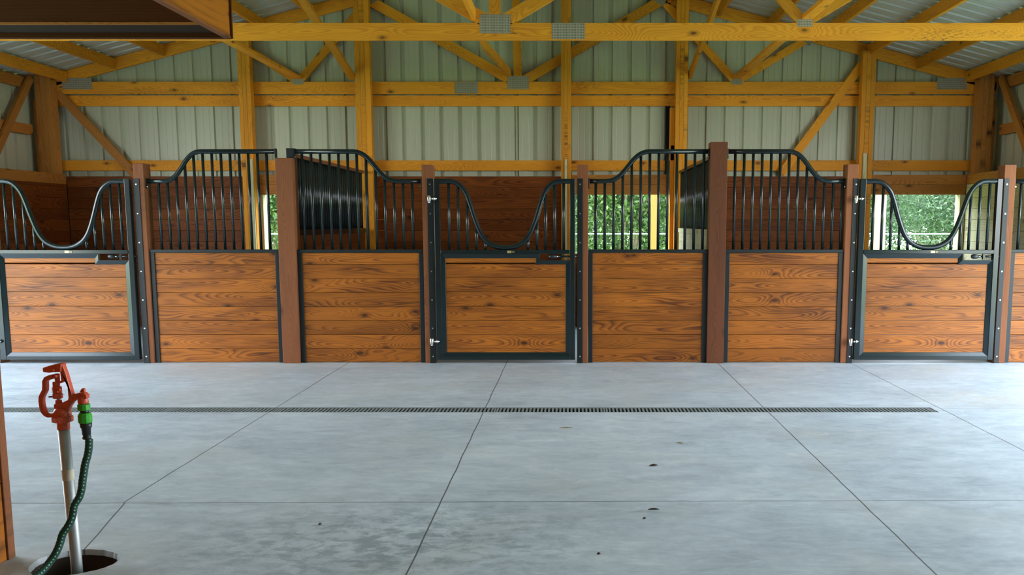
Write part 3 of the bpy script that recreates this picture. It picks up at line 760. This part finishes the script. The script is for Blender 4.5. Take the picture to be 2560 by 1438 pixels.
# ------------------------------------------------------------------ wash bay wall and boxed header on the left
XW = -2.150
ws = empty('wash_bay_wall', (XW, 1.5, 0), 'rust stained wall end standing at the left edge near the hydrant', 'wall panel')
mb = MB(); z = 0
while z < 2.4:
    mb.box(-.09, 0, -4.4, 2.01, z + .002, min(z + .30, 2.415) - .001, 1); z += .30
mb.build('boards', M['washwood'], ws, .002)
MB().box(-.10, .008, 2.01, 2.055, 0, 2.415).build('end_trim', M['post'], ws, .003)
hd = empty('boxed_header', (XW, 6.0, 2.42), 'dark boxed header with rust stained plywood side at the top left corner', 'header')
MB().box(-.02, .0, -2.44, .235, .012, .95, 1).build('side_board', M['washwood'], hd, .002)
MB().box(-.035, .006, -2.44, .235, -.001, .0115, 1).build('side_edge', M['post'], hd, .001)
MB().box(-.012, .014, .236, .252, -.001, .95, 2).build('corner_trim', M['washdark'], hd, .001)
MB().box(-2.2, -.021, .222, .250, .0, .95, 0).build('front_board', M['washdark'], hd, .002)
MB().box(-2.2, .0, .2515, .256, -.003, .022, 0).build('front_edge', M['post'], hd, .001)  # lighter strip puts the thin lit edge line into colour
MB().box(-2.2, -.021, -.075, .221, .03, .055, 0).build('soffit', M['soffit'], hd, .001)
MB().box(-2.2, -.021, -.100, -.076, .018, .95, 0).build('back_board', M['washdark'], hd, .002)
MB().box(-2.2, -.021, -.106, -.100, .016, .030, 0).build('back_edge', M['header'], hd, .001)  # lighter strip stands in for light caught on the lower edge

# ------------------------------------------------------------------ yard hydrant
hx, hy = -1.880, 3.497
Q = .000259
def HQ(px, py, y=0): return ((px - 585) * Q, y, (1100 - py) * Q)
hyd = empty('yard_hydrant', (hx, hy, 0), 'red lever yard hydrant on a galvanised pipe rising from the floor hole', 'hydrant')
ZT = .513
lean = -.012
MB().tube([(.0, 0, -.45), (0, 0, 0), (lean, 0, ZT)], .0205, 20).build('pipe', M['galv'], hyd)
st = MB(); st.tube([(lean * .62, 0, ZT * .62 - .0), (lean * .70, 0, ZT * .70 + .0)], .0211, 20, False).build('sticker', M['paper'], hyd)['label'] = 'faded paper sticker'
hn = empty('hydrant_head', (lean, 0, ZT)); hn.parent = hyd
def hp(mb, name, m='red', bevel=0, parent=None): return mb.build(name, M[m], parent or head, bevel)
# body: collar, hex flange, bulb, neck in one casting; head mesh
mb = MB()
mb.lathe([(.0225, -.002), (.0225, .028)], (0, 0, 0), 24)
mb.lathe([(.036, .026), (.037, .030), (.037, .045), (.033, .049)], (-.001, 0, 0), 6, True)
mb.lathe([(.027, .044), (.031, .054), (.030, .066), (.024, .076), (.019, .080)], (0, 0, 0), 24)
mb.lathe([(.0165, .074), (.0165, .096), (.015, .098)], (-.008, 0, 0), 20)
poly = [(492, 735), (600, 735), (640, 700), (700, 672), (708, 640), (705, 430), (672, 405), (600, 440), (596, 405), (622, 398), (616, 268), (500, 268), (480, 280), (388, 268), (388, 207), (500, 172), (600, 150), (655, 155), (700, 310), (735, 470), (765, 600), (830, 580), (900, 568), (940, 575), (970, 610), (972, 650), (940, 668), (830, 668), (770, 705), (720, 770), (685, 850), (600, 860), (492, 800)]
mb2 = MB(); 
head = mb.build('valve_body', M['red'], hyd, .0015); head.location = (lean, 0, ZT)
bpy.data.objects.remove(hn)
mb2.prism([(HQ(a, b)[0], HQ(a, b)[2]) for a, b in poly], -.013, .013); hp(mb2, 'yoke_frame', bevel=.003)
mb = MB(); mb.prism([(HQ(a, b)[0], HQ(a, b)[2]) for a, b in ((388, 207), (388, 268), (480, 278), (500, 272), (640, 268), (655, 155), (600, 150), (500, 172))], -.020, .020); hp(mb, 'frame_cap', bevel=.003)
hp(MB().prism([(HQ(a, b)[0], HQ(a, b)[2]) for a, b in ((858, 565), (890, 515), (915, 508), (932, 520), (932, 575))], -.006, .006), 'tab', bevel=.002)
sp_ = MB(); c = HQ(893, 735)
sp_.lathe([(.017, .0), (.0185, .003), (.0185, .013), (.0165, .017), (.0165, .028)], (c[0], 0, c[2]), 20); spout = hp(sp_, 'spout_nut')
# lever handle
lp = [(525, 335), (470, 345), (425, 365), (403, 405), (400, 470), (393, 530), (360, 585), (337, 630), (330, 690), (336, 770), (350, 835), (376, 880), (410, 898), (460, 895), (505, 882)]
mb = MB(); pts = [Vector(HQ(a, b, -.012)) for a, b in lp]; vs = []; fs = []
for i, p in enumerate(pts):
    d = (pts[min(i + 1, len(pts) - 1)] - pts[max(i - 1, 0)]).normalized(); nrm = Vector((-d.z, 0, d.x)); wd = .0085 if i < 11 else .0065
    for sy, sn in ((-1, -1), (1, -1), (1, 1), (-1, 1)): vs.append(p + nrm * sn * wd + Vector((0, sy * .011, 0)))
for i in range(len(pts) - 1):
    for k in range(4): fs.append((i * 4 + k, i * 4 + (k + 1) % 4, i * 4 + 4 + (k + 1) % 4, i * 4 + 4 + k))
fs += [(0, 1, 2, 3), tuple(len(vs) - 4 + k for k in (3, 2, 1, 0))]
mb.add(vs, fs); lever = hp(mb, 'lever_handle', bevel=.003)
a = HQ(520, 878)
hp(MB().tube([(a[0] + .0085 * math.cos(q), -.012, a[2] + .0085 * math.sin(q)) for q in [2 * PI * k / 16 for k in range(17)]], .0042, 8, False), 'handle_eye', parent=lever)
# plunger stack
def stack(px, py0, py1, r, n=16, y=-.004, name='plunger', m='red'):
    b = HQ(px, py1); t_ = HQ(px, py0)
    return hp(MB().lathe([(r, 0), (r, t_[2] - b[2])], (b[0], y, b[2]), n, n < 9), name, m, .001)
stack(552, 650, 735, .0075, m='galv', name='plunger_rod'); stack(550, 678, 722, .0115, name='packing_collar'); stack(545, 585, 655, .0175, 6, name='packing_nut')
stack(540, 490, 578, .0170, 8, name='clamp_block'); stack(535, 415, 495, .0125, name='plunger'); stack(555, 300, 418, .0095, 8, name='clevis')
for px, py, r in ((548, 238, .0045), (572, 325, .0055), (583, 548, .0045), (615, 515, .0045)):
    a = HQ(px, py); hp(MB().cyl((a[0], -.031, a[2]), (a[0], -.012, a[2]), r, 6), 'bolt_head')
a = HQ(490, 632); b = HQ(420, 632); hp(MB().cyl((a[0], -.006, a[2]), (b[0], -.006, b[2]), .003, 8), 'set_screw', 'blackplastic')
a = HQ(600, 570); b = HQ(672, 597); hp(MB().cyl((a[0], -.018, a[2]), (b[0], -.020, b[2]), .0007, 6), 'cotter_wire', 'brass')
def text_on(body, size, loc, rot, mat, parent, name, ext=.0008):
    cu = bpy.data.curves.new(name, 'FONT'); cu.body = body; cu.size = size; cu.extrude = ext; cu.align_x = 'CENTER'; cu.align_y = 'CENTER'
    cu.materials.append(mat); tmp = bpy.data.objects.new(name, cu); me = bpy.data.meshes.new_from_object(tmp); bpy.data.objects.remove(tmp)
    o = bpy.data.objects.new(name, me); col.objects.link(o); o.parent = parent; o.location = loc; o.rotation_euler = rot; return o
a = HQ(835, 628); text_on('IOWA', .0155, (a[0], -.0135, a[2]), (PI / 2, -.26, 0), M['red'], head, 'raised_letters')
a = HQ(645, 905); text_on('IOWA', .010, (a[0], -.030, a[2] + .004), (PI / 2, 0, 0), M['red'], head, 'raised_letters')

# hose with its quick connector, hanging from the spout
sx = hx + lean + HQ(893, 0)[0]; sy = hy; sz0 = ZT
hz = lambda py: ZT + (1100 - py) * Q
hose = empty('garden_hose', (sx, sy, 0), 'dark green ribbed hose with bright green connector hanging from the hydrant spout', 'hose')
o = MB().lathe([(.0135, 0), (.0135, .007)], (0, 0, hz(742)), 20).build('brass_ring', M['brass'], hose)
MB().lathe([(.0205, 0), (.0225, .003), (.0225, .020), (.0195, .024)], (.001, 0, hz(830)), 12, True).build('tap_nut', M['green'], hose, .001)['label'] = 'bright green nut'
MB().lathe([(.014, 0), (.0155, .004), (.0155, .013)], (.0015, 0, hz(870)), 20).build('connector_neck', M['blackplastic'], hose)
MB().lathe([(.0225, 0), (.025, .005), (.025, .030), (.0215, .0385)], (.0025, 0, hz(1016)), 10, True).build('connector_body', M['green'], hose, .0015)['label'] = 'bright green connector body'
MB().lathe([(.0125, -.062), (.0155, -.060), (.0155, -.050), (.0135, -.049), (.0135, -.046), (.0150, -.045), (.0165, -.020), (.0200, -.017), (.0215, 0)], (.004, 0, hz(1014)), 20).build('hose_collar', M['blackplastic'], hose)
hpx = [(222.5, 1098, sy), (222, 1118, sy - .002), (219, 1138, sy - .005), (213, 1160, sy - .015), (209, 1185, sy - .03), (206, 1205, sy - .04), (204, 1222, sy - .05), (198, 1243, sy - .06), (185, 1265, sy - .07), (181, 1290, sy - .08), (172, 1312, sy - .09), (157, 1335, sy - .10), (150, 1358, sy - .11), (141, 1380, sy - .125), (127, 1402, sy - .14), (108, 1425, sy - .17), (88, 1445, sy - .205), (66, 1462, sy - .235)]
pts = []
for u, v, Y in hpx:
    x, z = P(u, v, Y); pts.append((x - sx, Y - sy, max(z, .016)))
pts += [(pts[-1][0] - .10, pts[-1][1] - .14, .016), (pts[-1][0] - .16, pts[-1][1] - .45, .016), (pts[-1][0] - .05, pts[-1][1] - .9, .016)]
def cat3(p, n=8):
    out = []
    for i in range(len(p) - 1):
        q = [p[max(i - 1, 0)], p[i], p[i + 1], p[min(i + 2, len(p) - 1)]]
        for j in range(n):
            u = j / n; out.append(tuple(.5 * (2 * b + (c - a) * u + (2 * a - 5 * b + 4 * c - d) * u * u + (3 * b - a - 3 * c + d) * u ** 3) for a, b, c, d in zip(*q)))
    return out + [p[-1]]
MB().tube(cat3(pts), .0138, 16).build('hose_tube', M['hose'], hose)

# ------------------------------------------------------------------ bits lying on the floor
def litter(name, x, y, L, w, mat, ang, lab, cat):
    vs = []; fs = []; n = 6
    for i in range(n + 1):
        t = i / n; wd = w * math.sin(PI * (t * .9 + .05)); h = .004 + .006 * math.sin(PI * t)
        vs += [((t - .5) * L, -wd, .002), ((t - .5) * L, 0, h), ((t - .5) * L, wd, .003)]
    for i in range(n):
        for k in range(2): fs.append((i * 3 + k, i * 3 + k + 1, i * 3 + k + 4, i * 3 + k + 3))
    o = MB().add(vs, fs).build(name, M[mat]); o.location = (x, y, .001); o.rotation_euler = (0, 0, ang)
    md = o.modifiers.new('s', 'SOLIDIFY'); md.thickness = .001
    return tag(o, lab, cat)
litter('dry_leaf', .426, 4.941, .045, .010, 'leafdry', .2, 'dark curled dry leaf lying alone on the right of the floor', 'leaf')
litter('dry_leaf', -1.073, 3.939, .018, .006, 'leafdry', .9, 'tiny brown leaf scrap on the dark stained patch of floor', 'leaf')
litter('dry_leaf', .31, 4.02, .018, .005, 'leafdry', .4, 'tiny curled leaf just in front of the cross joint', 'leaf')
litter('straw', -.042, 5.867, .085, .0012, 'straw', .03, 'thin straw lying between drain and cross joint', 'straw')
litter('straw', .62, 5.45, .04, .0012, 'straw', -.5, 'short straw lying right of the thin straw', 'straw')
litter('straw', .36, 4.15, .05, .0012, 'leafdry', .05, 'short dark twig just in front of the cross joint', 'twig')
litter('dry_leaf', .10, 3.57, .016, .005, 'leafdry', .2, 'small curled leaf at the bottom middle of the floor', 'leaf')

# ------------------------------------------------------------------ outside: lean-to posts, fence, shrubs
member('porch_post', MB().box(1.168, 1.258, 14.5, 14.64, -.62, 3.0), 'porch', 'sunlit yellow porch post seen through the middle window', 'post', 'porch posts outside')
member('porch_post', MB().box(4.54, 4.685, 14.5, 14.64, -.62, 3.0), 'sunpost', 'porch post with sunlight put into its pale colour, seen through the right window', 'post', 'porch posts outside')
fn = empty('fence', (0, 17, 0), 'white rail fence beyond the windows', 'fence')
MB().cyl((-14, 0, 1.08), (14, 0, 1.08), .014, 10).build('rail', M['white'], fn)
for x in (-12, -9, -5.9, -2, 3.0, 7.4, 11): MB().cyl((x, .03, -.62), (x, .03, 1.12), .035, 10).build('fence_post', M['white'], fn)

def shrub(seed, nleaf, R, H, size, mat):
    rd = random.Random(seed); t = empty('leafy_shrub')
    mb = MB()
    blobs = [(rd.uniform(-R * .7, R * .7), rd.uniform(-R * .45, R * .45), rd.uniform(.1, .9) * H, rd.uniform(.35, .75) * R * .8) for _ in range(26)]
    for i in range(nleaf):
        b = rd.choice(blobs); d = Vector((rd.gauss(0, 1), rd.gauss(0, 1), rd.gauss(0, 1))).normalized()
        p = Vector(b[:3]) + d * b[3] * rd.uniform(.75, 1.05)
        if p.z < -.5: continue
        s = size * rd.uniform(.5, 1.6); n = (d + Vector((rd.gauss(0, .6), rd.gauss(0, .6), rd.gauss(.3, .6)))).normalized()
        a = n.orthogonal().normalized(); a.rotate(Matrix.Rotation(rd.uniform(0, 6.28), 3, n)); c = n.cross(a)
        mb.add([p - a * s, p - c * s * .45 + n * s * .1, p + a * s, p + c * s * .45 + n * s * .1], [(0, 1, 2), (0, 2, 3)], None, False, rd.random())
    mb.build('foliage', M[mat], t)
    mb = MB()
    for k in range(7):
        a = rd.uniform(0, 6.28); r = rd.uniform(.2, .8) * R
        mid = (r * .4 * math.cos(a), r * .25 * math.sin(a), H * .4); top = (r * math.cos(a), r * .5 * math.sin(a), H * rd.uniform(.6, .9))
        mb.tube([(rd.uniform(-.2, .2), rd.uniform(-.1, .1), -.62), mid, top], .05, 6, True, [.06, .035, .012])
    mb.build('branch', M['bark'], t)
    return t
s1 = shrub(1, 30000, 1.75, 3.8, .042, 'leaf'); s2 = shrub(2, 36000, 1.75, 3.8, .034, 'leaf2')
spots = [(s1, -6.2, 19.6, 0, 'bright broad leafed shrub seen through the left window'), (s1, -2.35, 19.8, 0, 'bright shrub outside between the left and middle windows'), (s1, 1.0, 19.6, PI, 'bright broad leafed shrub seen through the middle window'),
         (s1, 4.6, 19.8, PI, 'bright shrub at the left side of the right window'), (s2, 8.15, 19.6, 0, 'soft feathery shrub filling the right window'), (s2, 11.75, 19.8, PI, 'soft feathery shrub beyond the right window edge'),
         (s1, -7.8, 24.0, PI, 'leafy shrub set back behind the left window view'), (s2, 1.2, 24.0, PI, 'soft shrub set back behind the middle window'), (s2, 7.2, 24.0, PI, 'soft shrub set back behind the right window'), (s1, -3.1, 24.0, 0, 'leafy shrub set far back left of the middle window')]
for _x, _l in ((-10.5, 'left'), (.6, 'middle'), (11.7, 'right')): spots.append((s2, _x, 31.0, 0, 'big dense shrub far back beyond the %s window' % _l))
used = set()
for src, x, y, a, lab in spots:
    o = src if src.name not in used else copy_tree(src)
    used.add(src.name); o.location = (x, y, 0); o.rotation_euler = (0, 0, a); tag(o, lab, 'shrub', 'shrubs outside the back windows')
    if y > 30: o.scale = (2.6, 1.2, 1.3)
